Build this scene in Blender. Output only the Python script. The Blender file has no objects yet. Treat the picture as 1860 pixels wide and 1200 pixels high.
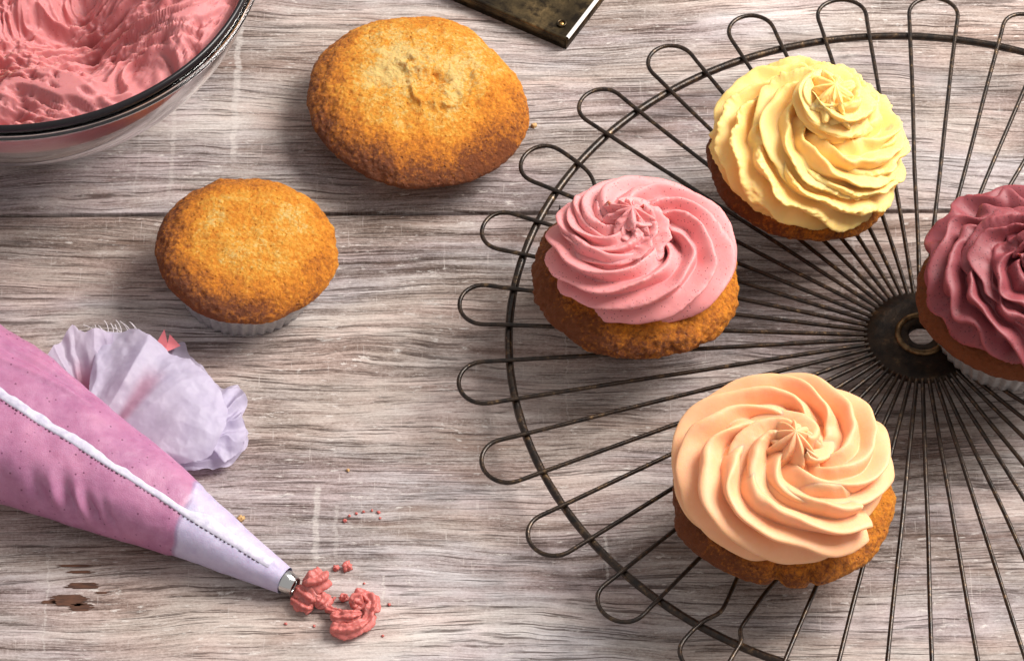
import bpy, math, random
import numpy as np

S = 0.01                                   # all lengths below are written in centimetres
C = bpy.context.scene.collection
sc = bpy.context.scene
R = math.radians

# ------------------------------------------------------------------ camera
EL, DIST = R(51.95), 140.0
cam_d = bpy.data.cameras.new('camera'); cam = bpy.data.objects.new('camera', cam_d); C.objects.link(cam)
cam.location = (0, -DIST * math.cos(EL) * S, DIST * math.sin(EL) * S)
cam.rotation_euler = (R(90) - EL, 0, 0)
cam_d.sensor_fit = 'HORIZONTAL'; cam_d.sensor_width = 36; cam_d.lens = 36 * 6868.3 / 1860
cam_d.clip_start = 0.05; cam_d.clip_end = 50
sc.camera = cam

# ------------------------------------------------------------------ light: one soft window to the right, plain room fill
w = bpy.data.worlds.new('World'); sc.world = w; w.use_nodes = True
w.node_tree.nodes['Background'].inputs[0].default_value = (1.0, 0.965, 0.94, 1)
w.node_tree.nodes['Background'].inputs[1].default_value = 0.50

def area(name, loc, target, size, power, col):
    l = bpy.data.lights.new(name, 'AREA'); l.shape = 'RECTANGLE'; l.size, l.size_y = size[0] * S, size[1] * S
    l.energy = power; l.color = col
    o = bpy.data.objects.new(name, l); C.objects.link(o)
    import mathutils
    p = mathutils.Vector(loc) * S; t = mathutils.Vector(target) * S
    o.location = p; o.rotation_euler = (t - p).to_track_quat('-Z', 'Y').to_euler()
    return o
area('window_light', (80, 34, 92), (4, 0, 0), (66, 66), 30.5, (1.0, 0.96, 0.91))

sc.view_settings.view_transform = 'Standard'; sc.view_settings.look = 'None'
sc.view_settings.exposure = 0.0; sc.view_settings.gamma = 1.0
sc.cycles.max_bounces = 10; sc.cycles.transparent_max_bounces = 12

# ------------------------------------------------------------------ helpers
_rs = np.random.RandomState(7)
_perm = _rs.permutation(256); _perm = np.concatenate([_perm, _perm, _perm])
_grad = _rs.normal(size=(256, 3)); _grad /= np.linalg.norm(_grad, axis=1)[:, None]

def noise3(P):
    P = np.asarray(P, float); sh = P.shape[:-1]; P = P.reshape(-1, 3)
    i = np.floor(P).astype(int); f = P - i; i &= 255
    u = f * f * f * (f * (f * 6 - 15) + 10)
    out = 0
    for dx in (0, 1):
        for dy in (0, 1):
            for dz in (0, 1):
                h = _perm[_perm[_perm[(i[:, 0] + dx) & 255] + ((i[:, 1] + dy) & 255)] + ((i[:, 2] + dz) & 255)]
                g = _grad[h & 255]
                d = g[:, 0] * (f[:, 0] - dx) + g[:, 1] * (f[:, 1] - dy) + g[:, 2] * (f[:, 2] - dz)
                wx = u[:, 0] if dx else 1 - u[:, 0]
                wy = u[:, 1] if dy else 1 - u[:, 1]
                wz = u[:, 2] if dz else 1 - u[:, 2]
                out = out + d * wx * wy * wz
    return (out * 1.5).reshape(sh)

def fbm(P, octaves=4, gain=0.5):
    P = np.asarray(P, float); a, t, n = 1.0, 0, 0
    for k in range(octaves):
        t = t + a * noise3(P * 2 ** k + 17.3 * k); n += a; a *= gain
    return t / n

def smooth01(x, a, b):
    t = np.clip((x - a) / (b - a), 0, 1); return t * t * (3 - 2 * t)

def mesh(name, V, Q, mat, parent=None, smooth=True, attr=None, loc=None):
    """V (n,3) in cm, Q (m,4) or (m,3) faces or a list of faces -> ONE linked mesh object"""
    me = bpy.data.meshes.new(name)
    V = np.asarray(V, float) * S
    if isinstance(Q, np.ndarray):
        k = Q.shape[1]
        me.vertices.add(len(V)); me.vertices.foreach_set('co', V.astype(np.float32).ravel())
        me.loops.add(Q.size); me.loops.foreach_set('vertex_index', Q.astype(np.int32).ravel())
        me.polygons.add(len(Q)); me.polygons.foreach_set('loop_start', np.arange(0, Q.size, k, dtype=np.int32))
        me.update(calc_edges=True)
    else:
        me.from_pydata([tuple(v) for v in V], [], Q); me.update()
    me.validate()
    if smooth: me.polygons.foreach_set('use_smooth', [True] * len(me.polygons))
    if attr:
        for k, a in attr.items():
            at = me.attributes.new(k, 'FLOAT', 'POINT'); at.data.foreach_set('value', np.asarray(a, np.float32).ravel())
    me.materials.append(mat)
    o = bpy.data.objects.new(name, me); C.objects.link(o)
    if parent: o.parent = parent
    if loc is not None: o.location = [c * S for c in loc]
    return o

def gridq(n, m, cu=False, cv=False, flip=False):
    """quads of an n x m vertex grid; cu / cv close it round u / v"""
    a = np.arange(n if cu else n - 1); b = np.arange(m if cv else m - 1)
    A, B = np.meshgrid(a, b, indexing='ij'); A1 = (A + 1) % n; B1 = (B + 1) % m
    q = np.stack([A * m + B, A1 * m + B, A1 * m + B1, A * m + B1], -1).reshape(-1, 4)
    return q[:, ::-1] if flip else q

def tube(P, rad, sides=8, closed=False, jit=0.0, seed=0):
    """swept round wire; returns V, Q"""
    P = np.asarray(P, float); n = len(P)
    if closed: T = np.roll(P, -1, 0) - np.roll(P, 1, 0)
    else:
        T = np.gradient(P, axis=0)
    T /= np.linalg.norm(T, axis=1)[:, None]
    up = np.array([0, 0, 1.0])
    A = np.cross(T, up); A /= np.linalg.norm(A, axis=1)[:, None] + 1e-9
    B = np.cross(A, T)
    rr = np.ones(n) * rad
    if jit:
        rr = rr * (1 + jit * noise3(np.c_[np.arange(n) * 0.37, np.full(n, seed * 3.3), np.zeros(n)]))
    t = np.linspace(0, 2 * math.pi, sides, endpoint=False)
    V = P[:, None] + rr[:, None, None] * (np.cos(t)[None, :, None] * A[:, None] + np.sin(t)[None, :, None] * B[:, None])
    return V.reshape(-1, 3), gridq(n, sides, closed, True)

def join(parts):
    Vs, Qs, k = [], [], 0
    for V, Q in parts:
        Vs.append(V); Qs.append(Q + k); k += len(V)
    return np.concatenate(Vs), np.concatenate(Qs)

def thing(name, label, cat, loc, group=None, rot=(0, 0, 0)):
    o = bpy.data.objects.new(name, None); C.objects.link(o); o.empty_display_size = 0.01
    o.location = [c * S for c in loc]; o.rotation_euler = rot
    o['label'] = label; o['category'] = cat
    if group: o['group'] = group
    return o

def tag(o, label, cat, group=None):
    o['label'] = label; o['category'] = cat
    if group: o['group'] = group
    return o

# ------------------------------------------------------------------ material toolkit
class N:
    def __init__(s, name):
        s.m = bpy.data.materials.new(name); s.m.use_nodes = True; s.t = s.m.node_tree
        s.b = s.t.nodes['Principled BSDF']; s.out = s.t.nodes['Material Output']
    def n(s, typ, ins=None, **kw):
        x = s.t.nodes.new(typ)
        for k, v in kw.items(): setattr(x, k, v)
        for k, v in (ins or {}).items(): s.set(x.inputs[k], v)
        return x
    def set(s, sock, v):
        if isinstance(v, bpy.types.NodeSocket): s.t.links.new(v, sock)
        elif isinstance(v, tuple) and len(v) == 3 and sock.type == 'RGBA': sock.default_value = (*v, 1)
        else: sock.default_value = v
    def co(s, scale=(1, 1, 1), loc=(0, 0, 0), src=None):       # object coordinates, in cm, then scaled
        if src is None: src = s.n('ShaderNodeTexCoord').outputs['Object']; scale = tuple(c * 100 for c in scale)
        return s.n('ShaderNodeMapping', {'Vector': src, 'Scale': scale, 'Location': loc}).outputs[0]
    def noise(s, vec, scale=1, detail=4, rough=.5, dist=0.0):
        return s.n('ShaderNodeTexNoise', {'Vector': vec, 'Scale': scale, 'Detail': detail, 'Roughness': rough, 'Distortion': dist}).outputs[0]
    def vor(s, vec, scale=1, feature='F1', out=0, rand=1.0):
        return s.n('ShaderNodeTexVoronoi', {'Vector': vec, 'Scale': scale, 'Randomness': rand}, feature=feature).outputs[out]
    def ramp(s, fac, stops, interp='LINEAR'):
        x = s.n('ShaderNodeValToRGB', {0: fac}); e = x.color_ramp.elements; x.color_ramp.interpolation = interp
        while len(e) < len(stops): e.new(0.5)
        for el, (p, c) in zip(e, stops):
            el.position = p; el.color = (c, c, c, 1) if not isinstance(c, tuple) else (*c, 1)
        return x.outputs[0]
    def math(s, op, a, b=0.0, c=None, clamp=False):
        x = s.n('ShaderNodeMath', {0: a, 1: b}, operation=op, use_clamp=clamp)
        if c is not None: s.set(x.inputs[2], c)
        return x.outputs[0]
    def mix(s, f, a, b, mode='MIX'):
        x = s.n('ShaderNodeMix', data_type='RGBA', blend_type=mode, clamp_factor=True)
        s.set(x.inputs[0], f); s.set(x.inputs[6], a); s.set(x.inputs[7], b); return x.outputs[2]
    def attr(s, name): return s.n('ShaderNodeAttribute', attribute_name=name).outputs['Fac']
    def bump(s, h, strength=.5, dist=.001, normal=None):
        x = s.n('ShaderNodeBump', {'Height': h, 'Strength': strength, 'Distance': dist})
        if normal is not None: s.set(x.inputs['Normal'], normal)
        return x.outputs[0]
    def p(s, **kw):
        for k, v in kw.items(): s.set(s.b.inputs[k.replace('_', ' ')], v)
        return s.m

# ------------------------------------------------------------------ weathered whitewashed wood
MARKS = ((-10.66, 17.5, 8.2, .13, .75), (-13.0, 12.0, 6.6, .09, .45), (-7.03, -6.9, -10.4, .12, .75), (-6.3, -7.8, -10.2, .07, .4), (3.3, -9.2, -11.2, .05, .7), (-16.4, -10, -14.2, .035, .5),
         (2.0, -4.3, 1.5, .03, .5), (-1.0, -11.9, -13.2, .05, .4), (-14.3, 12, 6.2, .05, .3), (12.9, 5, 1, .05, .4), (-4.6, -10.9, -12.0, .04, .8))
def wood_mat(name, seed, cy):
    k = N(name)
    base = k.n('ShaderNodeTexCoord').outputs['Object']
    base = k.n('ShaderNodeMapping', {'Vector': base, 'Scale': (100, 100, 100), 'Location': (seed * 13.7, seed * 5.1, seed * 7.7)}).outputs[0]
    # slow waviness of the grain
    sep = k.n('ShaderNodeSeparateXYZ', {0: base})
    wv = k.noise(k.co((.055, .16, .2), src=base), 1, 2, .5)
    wv2 = k.noise(k.co((.22, .42, .3), src=base), 1, 2, .5)
    wv3 = k.noise(k.co((.8, 1.6, .3), src=base), 1, 2, .5)
    yy = k.math('ADD', sep.outputs[1], k.math('MULTIPLY', k.math('SUBTRACT', wv, .5), 3.0))
    yy = k.math('ADD', yy, k.math('MULTIPLY', k.math('SUBTRACT', wv2, .5), .50))
    yy = k.math('ADD', yy, k.math('MULTIPLY', k.math('SUBTRACT', wv3, .5), .09))
    g = k.n('ShaderNodeCombineXYZ', {0: sep.outputs[0], 1: yy, 2: sep.outputs[2]}).outputs[0]
    bands = k.noise(k.co((.07, .9, 1), src=g), 1, 3, .55)
    lines = k.noise(k.co((.30, 9.0, 1), src=g), 1, 4, .65)
    fine = k.noise(k.co((.6, 17, 1), loc=(3, 9, 0), src=g), 1, 4, .7)
    cracks = k.noise(k.co((.32, 15, 1), loc=(40, 7, 0), src=g), 1, 3, .6)
    patch = k.noise(k.co((.10, .20, 1), loc=(7, 3, 0), src=base), 1, 5, .62)
    fleck = k.noise(k.co((1.8, 6.5, 1), loc=(9, 1, 0), src=g), 1, 5, .7)
    grit = k.noise(k.co((9, 15, 1), src=base), 1, 4, .75)
    rings = k.math('SINE', k.math('ADD', k.math('MULTIPLY', yy, 8.5), k.math('MULTIPLY', k.noise(k.co((.12, .5, 1), loc=(70, 2, 0), src=base), 1, 3, .5), 16.0)))
    rings = k.math('MULTIPLY', k.math('MULTIPLY', rings, .06), k.ramp(k.noise(k.co((.12, .22, 1), loc=(50, 12, 0), src=base), 1, 2, .5), [(.42, 0.0), (.58, 1.0)]))
    tone = k.math('ADD', k.math('MULTIPLY', bands, .28), k.math('MULTIPLY', lines, .42))
    tone = k.math('ADD', tone, k.math('ADD', rings, k.math('MULTIPLY', grit, .08)))
    tone = k.math('ADD', tone, k.math('MULTIPLY', fine, .48))
    tone = k.math('ADD', tone, k.math('MULTIPLY', patch, .62))
    tone = k.math('ADD', tone, k.math('MULTIPLY', grit, .34))       # mean about 1.04
    col = k.ramp(k.math('MULTIPLY', tone, .4635), [(.385, (.060, .038, .030)), (.44, (.178, .132, .113)), (.485, (.320, .262, .238)), (.535, (.470, .405, .378)), (.63, (.69, .63, .595))])
    bare = k.ramp(k.noise(k.co((.16, .8, 1), loc=(21, 4, 0), src=g), 1, 5, .62), [(.54, 0.0), (.68, .45)])
    col = k.mix(bare, col, (.185, .105, .070), 'MIX')
    pinkish = k.ramp(k.noise(k.co((.2, .6, 1), loc=(2, 44, 0), src=g), 1, 3, .6), [(.42, 0.0), (.62, .8)])
    col = k.mix(pinkish, col, k.mix(1.0, col, (1.07, .965, .955), 'MULTIPLY'))
    tint = k.noise(k.co((.11, .33, 1), loc=(82, 14, 0), src=g), 1, 3, .55)
    col = k.mix(k.ramp(tint, [(.50, 0.0), (.62, 1.0)]), col, k.mix(1.0, col, (.93, .95, 1.02), 'MULTIPLY'))
    col = k.mix(k.ramp(tint, [(.38, 1.0), (.48, 0.0)]), col, k.mix(1.0, col, (1.01, .975, .935), 'MULTIPLY'))
    brk = k.ramp(k.noise(k.co((.42, 1.5, 1), loc=(5, 30, 0), src=g), 1, 3, .6), [(.38, 0.0), (.50, 1.0)])
    cr = k.math('MULTIPLY', k.ramp(cracks, [(.37, 1.0), (.435, 0.0)]), brk)
    col = k.mix(k.math('MULTIPLY', cr, .75), col, (.075, .042, .033))
    # chalky flecks and fine scratches of leftover paint
    fl = k.ramp(fleck, [(.60, 0.0), (.665, .7)])
    col = k.mix(fl, col, (.76, .70, .66))
    scr = k.ramp(k.noise(k.co((11, .8, 1), loc=(3, 3, 0), src=base), 1, 3, .6), [(.66, 0.0), (.72, .45)])
    col = k.mix(scr, col, (.66, .585, .545))
    # worn vertical drip marks left on the boards
    tb = k.n('ShaderNodeMapping', {'Vector': k.n('ShaderNodeTexCoord').outputs['Object'], 'Scale': (100, 100, 100), 'Location': (0, cy, 0)}).outputs[0]
    ts = k.n('ShaderNodeSeparateXYZ', {0: tb}); wob = k.noise(k.co((.3, 1.2, 1), src=tb), 1, 4, .7)
    wear = k.ramp(k.noise(k.co((3.0, 9, 1), src=tb), 1, 5, .75), [(.36, 0.0), (.56, 1.0)])
    for mx_, ya, yb, wd, st in MARKS:
        if not (cy - 17 < (ya + yb) / 2 < cy + 17): continue
        dx = k.math('ABSOLUTE', k.math('SUBTRACT', k.math('ADD', ts.outputs[0], k.math('MULTIPLY', k.math('SUBTRACT', wob, .5), .55)), mx_))
        mk = k.math('MULTIPLY', k.ramp(k.math('DIVIDE', dx, wd * 4), [(.16, 1.0), (.30, 0.0)]), st)
        dy = k.math('DIVIDE', k.math('ABSOLUTE', k.math('SUBTRACT', ts.outputs[1], (ya + yb) / 2)), abs(ya - yb))
        mk = k.math('MULTIPLY', mk, k.ramp(dy, [(.44, 1.0), (.5, 0.0)]))
        col = k.mix(k.math('MULTIPLY', mk, wear), col, (.66, .60, .565))
    k.p(Base_Color=col, Roughness=.60, Specular_IOR_Level=.30)
    h = k.math('ADD', k.math('MULTIPLY', lines, .6), k.math('MULTIPLY', fine, .5))
    h = k.math('ADD', h, k.math('MULTIPLY', rings, 2.2))
    h = k.math('SUBTRACT', h, k.math('MULTIPLY', cr, .6))
    h = k.math('ADD', h, k.math('MULTIPLY', fl, .10))
    h = k.math('ADD', h, k.math('MULTIPLY', grit, .25))
    k.p(Normal=k.bump(h, .8, .0009))
    return k.m

def plank(parent, y0, y1, seed, x0=-48, x1=48):
    """a board with slightly wandering eased edges, top face at z = 0"""
    nx = 160; xs = np.linspace(x0, x1, nx)
    e0 = y0 + .045 + .02 * noise3(np.c_[xs * .25, np.full(nx, seed), np.zeros(nx)]) + .02 * noise3(np.c_[xs * 1.7, np.full(nx, seed + 5), np.zeros(nx)])
    e1 = y1 - .045 + .02 * noise3(np.c_[xs * .25, np.full(nx, seed + 9), np.zeros(nx)]) + .02 * noise3(np.c_[xs * 1.7, np.full(nx, seed + 14), np.zeros(nx)])
    prof = [(0, -2.4), (0, -.06), (.012, -.018), (.045, 0)]
    rows = [np.c_[xs, e0 + d, np.full(nx, z)] for d, z in prof]
    for f in np.linspace(.06, .94, 12): rows.append(np.c_[xs, e0 + (e1 - e0) * f, np.zeros(nx)])
    rows += [np.c_[xs, e1 - d, np.full(nx, z)] for d, z in prof[::-1]]
    V = np.stack(rows, 0); cy = (y0 + y1) / 2; V[..., 1] -= cy
    return mesh('plank', V.reshape(-1, 3), gridq(len(rows), nx, True, False, True), wood_mat('weathered_wood', seed, cy), parent, loc=(0, cy, 0))

table = thing('table', 'weathered whitewashed grey wooden tabletop of wide planks under everything', 'table', (0, 0, 0))
tilt = R(.35)
table.rotation_euler = (0, 0, tilt)
for y0, y1, sd in ((22.4, 39.2, 5.0), (5.72, 22.3, 1.0), (-28.0, 5.62, 2.0)):
    plank(table, y0, y1, sd)
kd = N('underside'); kd.p(Base_Color=(.03, .022, .018), Roughness=.9)
mesh('batten', [(-48, -28, -2.6), (48, -28, -2.6), (48, 39, -2.6), (-48, 39, -2.6)], np.array([[0, 1, 2, 3]]), kd.m, table)

# brown bare chips
kb = N('bare_chip'); n_ = kb.noise(kb.co((1.5, 9, 1)), 1, 4, .6)
kb.p(Base_Color=kb.ramp(n_, [(.35, (.045, .016, .008)), (.65, (.13, .050, .024))]), Roughness=.6)

def chip(cx, cy, lx, ly, seed, z=.014):
    """bare patch with ends torn along the grain"""
    rs = np.random.RandomState(seed); n = max(4, int(ly * 2 / .035)); V, F = [], []
    l, r = -lx, lx
    for i in range(n):
        e = math.sqrt(max(.05, 1 - ((i + .5) / n * 2 - 1) ** 2))
        l = -lx * (.35 + .65 * e) * (1 + rs.uniform(-.28, .22)); r = lx * (.35 + .65 * e) * (1 + rs.uniform(-.28, .22))
        y0, y1 = cy - ly + 2 * ly * i / n, cy - ly + 2 * ly * (i + 1) / n
        m = rs.uniform(-.3, .3) * lx; j = len(V)
        V += [(cx + l, (y0 + y1) / 2, z), (cx + l * .8, y0, z), (cx + m, y0, z), (cx + r * .8, y0, z), (cx + r, (y0 + y1) / 2, z), (cx + r * .8, y1, z), (cx + m, y1, z), (cx + l * .8, y1, z)]
        F.append(tuple(range(j, j + 8)))
    return mesh('bare_chip', V, F, kb.m, table, False)
for i, (x, y, lx, ly) in enumerate(((-15.6, -11.92, .72, .24), (-15.15, -12.2, .42, .16), (-15.15, -11.30, .68, .13), (-15.5, -10.45, .75, .05), (-15.3, -10.72, .5, .06), (-16.3, -11.98, .3, .07), (-14.5, -11.6, .3, .04))):
    chip(x, y, lx, ly, i + 3)

# ------------------------------------------------------------------ cake
def cake_mat(name, warm=0.0):
    k = N(name)
    br = k.attr('brown')
    v = k.co()
    v = k.n('ShaderNodeVectorMath', {0: v, 1: k.n('ShaderNodeVectorMath', {0: k.n('ShaderNodeTexNoise', {'Vector': v, 'Scale': 5.0}).outputs[1], 1: (.12, .12, .12)}, operation='MULTIPLY').outputs[0]}, operation='ADD').outputs[0]
    crumb = k.vor(v, 7.0, 'SMOOTH_F1')
    crumb2 = k.noise(v, 11, 6, .80)
    mott = k.noise(v, 1.3, 4, .6)
    f = k.math('ADD', br, k.math('MULTIPLY', k.math('SUBTRACT', mott, .5), .85))
    f = k.math('ADD', f, k.math('MULTIPLY', k.math('SUBTRACT', crumb, .42), .40))
    f = k.math('ADD', f, k.math('MULTIPLY', k.math('SUBTRACT', crumb2, .5), 1.35))
    pore = k.ramp(k.vor(v, 3.6, 'F1'), [(.10, 1.0), (.20, 0.0)])
    f = k.math('ADD', f, k.math('MULTIPLY', pore, .16))
    col = k.ramp(f, [(0.0, (.90, .62, .22)), (.22, (.90, .42, .050)), (.47, (.83, .280, .018)), (.74, (.54, .165, .014)), (1.05, (.22, .055, .010))])
    k.p(Base_Color=col, Roughness=.55, Specular_IOR_Level=.42, Subsurface_Weight=.18, Subsurface_Radius=(1, .45, .15), Subsurface_Scale=.003)
    h = k.math('ADD', k.math('MULTIPLY', crumb, -.7), k.math('MULTIPLY', crumb2, 1.2))
    h = k.math('SUBTRACT', h, k.math('MULTIPLY', pore, .6))
    k.p(Normal=k.bump(h, 1.0, .0014))
    return k.m
CAKE = cake_mat('cake_crust')

def make_cake(parent, Rx, Ry, lip, dome, seed, nt=420, nr=190, irr=.05, rough=.05, bot=2.6, shape=None, brown_shift=0., brown_dir=(-.5, -.85), lumps=None, frill=0.0, pale=None):
    """baked top: dome, rounded lip and the side running down into the case. origin at the base centre"""
    th = np.linspace(0, 2 * math.pi, nt, endpoint=False)
    s = np.linspace(0, 1, nr)
    # profile: centre -> lip -> tuck under -> down
    pts = [(0, dome), (.22, dome * .99), (.42, dome * .95), (.62, dome * .84), (.80, dome * .61), (.92, dome * .30), (.985, 0.02 * dome), (1.0, -.16), (.975, -.34), (.90, -.50), (.80, -.62), (.74, -.9), (.70, -lip + .1), (.60, -lip + .04), (0.0, -lip + .04)]
    pts = np.array(pts); 
    if frill: pts[7:11, 1] -= frill
    d = np.r_[0, np.cumsum(np.hypot(np.diff(pts[:, 0] * Rx), np.diff(pts[:, 1])))]; d /= d[-1]
    # smooth the polyline
    ss = s ** .9
    pr = np.interp(ss, d, pts[:, 0]); pz = np.interp(ss, d, pts[:, 1])
    ker = np.hanning(13); ker /= ker.sum()
    pr = np.convolve(np.pad(pr, 6, mode='edge'), ker, 'valid'); pz = np.convolve(np.pad(pz, 6, mode='edge'), ker, 'valid'); pr[0] = 0
    T, PR = np.meshgrid(th, pr, indexing='ij'); PZ = np.broadcast_to(pz, PR.shape)
    ring = 1 + irr * noise3(np.stack([np.cos(T) * 1.3 + seed, np.sin(T) * 1.3, np.zeros_like(T)], -1)) * 2
    if shape is not None: ring = ring * shape(T)
    k = smooth01(PR, .15, .95)
    X = Rx * PR * np.cos(T) * (1 + (ring - 1) * k); Y = Ry * PR * np.sin(T) * (1 + (ring - 1) * k)
    Z = lip + PZ
    top = 1 - smooth01(-PZ, .45, .9)
    n = fbm(np.stack([X * .55 + seed * 3, Y * .55, Z * .55], -1), 3) * .15
    n = n + fbm(np.stack([X * 1.3 + seed * 5, Y * 1.3, Z * 1.3], -1), 3) * rough * 2.0
    g = fbm(np.stack([X * 4.2 + seed, Y * 4.2, Z * 4.2], -1), 3, .6)
    n = n + g * rough * 1.5
    if lumps is not None: n = n + lumps(X, Y, T, PR)
    # outward direction of an ellipsoid-like body
    nx, ny, nz = X / Rx ** 2, Y / Ry ** 2, np.maximum(PZ, -.2) / 1.6 ** 2 + .12
    L = np.sqrt(nx ** 2 + ny ** 2 + nz ** 2); n = n * top
    X = X + n * nx / L; Y = Y + n * ny / L; Z = Z + n * nz / L
    rr = np.hypot(X / Rx, Y / Ry)
    side = (X / Rx * brown_dir[0] + Y / Ry * brown_dir[1]) / math.hypot(*brown_dir)
    br = .25 + brown_shift + .55 * smooth01(rr, .5, 1.05) + .30 * side * smooth01(rr, .3, 1) + .22 * fbm(np.stack([X * .5 + seed, Y * .5, Z * .2], -1), 3)
    br = br - g * .20
    if pale is not None: br = br - pale(X, Y)
    br = br * top + (1 - top) * .25
    V = np.stack([X, Y, Z], -1)
    return mesh('cake', V.reshape(-1, 3), gridq(nt, nr, True, False, True), CAKE, parent, attr={'brown': br})

k = N('silver_case_paper'); nn = k.noise(k.co((2, 2, 6)), 1, 4, .6)
k.p(Base_Color=k.ramp(nn, [(.3, (.42, .42, .43)), (.7, (.66, .65, .65))]), Metallic=.55, Roughness=.38)
CASE = k.m
def make_case(parent, rb, rt, h, pleats=44, rot=(0, 0, 0)):
    nt = pleats * 8; th = np.linspace(0, 2 * math.pi, nt, endpoint=False)
    rows = []
    for t in np.linspace(0, 1, 9):
        a = .10 * (.45 + .55 * t); tri = np.abs(((th * pleats / math.pi) % 2) - 1) * 2 - 1
        r = rb + (rt - rb) * t + a * tri + .05 * np.sin(th * 3 + t * 2) * t
        rows.append(np.c_[r * np.cos(th), r * np.sin(th), np.full(nt, .02 + h * t)])
    rows.insert(0, np.c_[.02 * np.cos(th), .02 * np.sin(th), np.full(nt, .02)])
    V = np.stack(rows, 0)
    return mesh('paper_case', V.reshape(-1, 3), gridq(len(rows), nt, False, True), CASE, parent)

# ------------------------------------------------------------------ piped frosting
def cream_mat(name, col, deep, speck=None, sscale=.004, fac=(.5, 1.0), rough=.52):
    k = N(name)
    v = k.co()
    c = k.mix(k.math('ADD', k.math('MULTIPLY', k.noise(v, .9, 3, .5), .5), k.math('MULTIPLY', k.noise(v, 5, 3, .6), .35)), deep, col)
    grain = k.noise(v, 16, 4, .7)
    pits = k.vor(v, 9, 'F1')
    h = k.math('ADD', k.math('MULTIPLY', grain, .35), k.math('MULTIPLY', k.ramp(pits, [(.0, 0.0), (.16, 1.0)]), .25))
    if speck:
        vv = k.n('ShaderNodeTexVoronoi', {'Vector': v, 'Scale': speck[1]})
        pick = k.math('GREATER_THAN', k.n('ShaderNodeSeparateColor', {0: vv.outputs[1]}).outputs[0], speck[3])
        m = k.math('MULTIPLY', k.ramp(vv.outputs[0], [(speck[2] * .6, 1.0), (speck[2], 0.0)]), pick)
        c = k.mix(k.math('MULTIPLY', m, .8), c, speck[0])
        h = k.math('SUBTRACT', h, k.math('MULTIPLY', m, .2))
    k.p(Base_Color=c, Roughness=rough, Specular_IOR_Level=.42, Subsurface_Weight=.35, Subsurface_Radius=(1.0, fac[0], fac[1] * .25), Subsurface_Scale=sscale, Normal=k.bump(h, .45, .0006))
    return k.m

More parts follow.
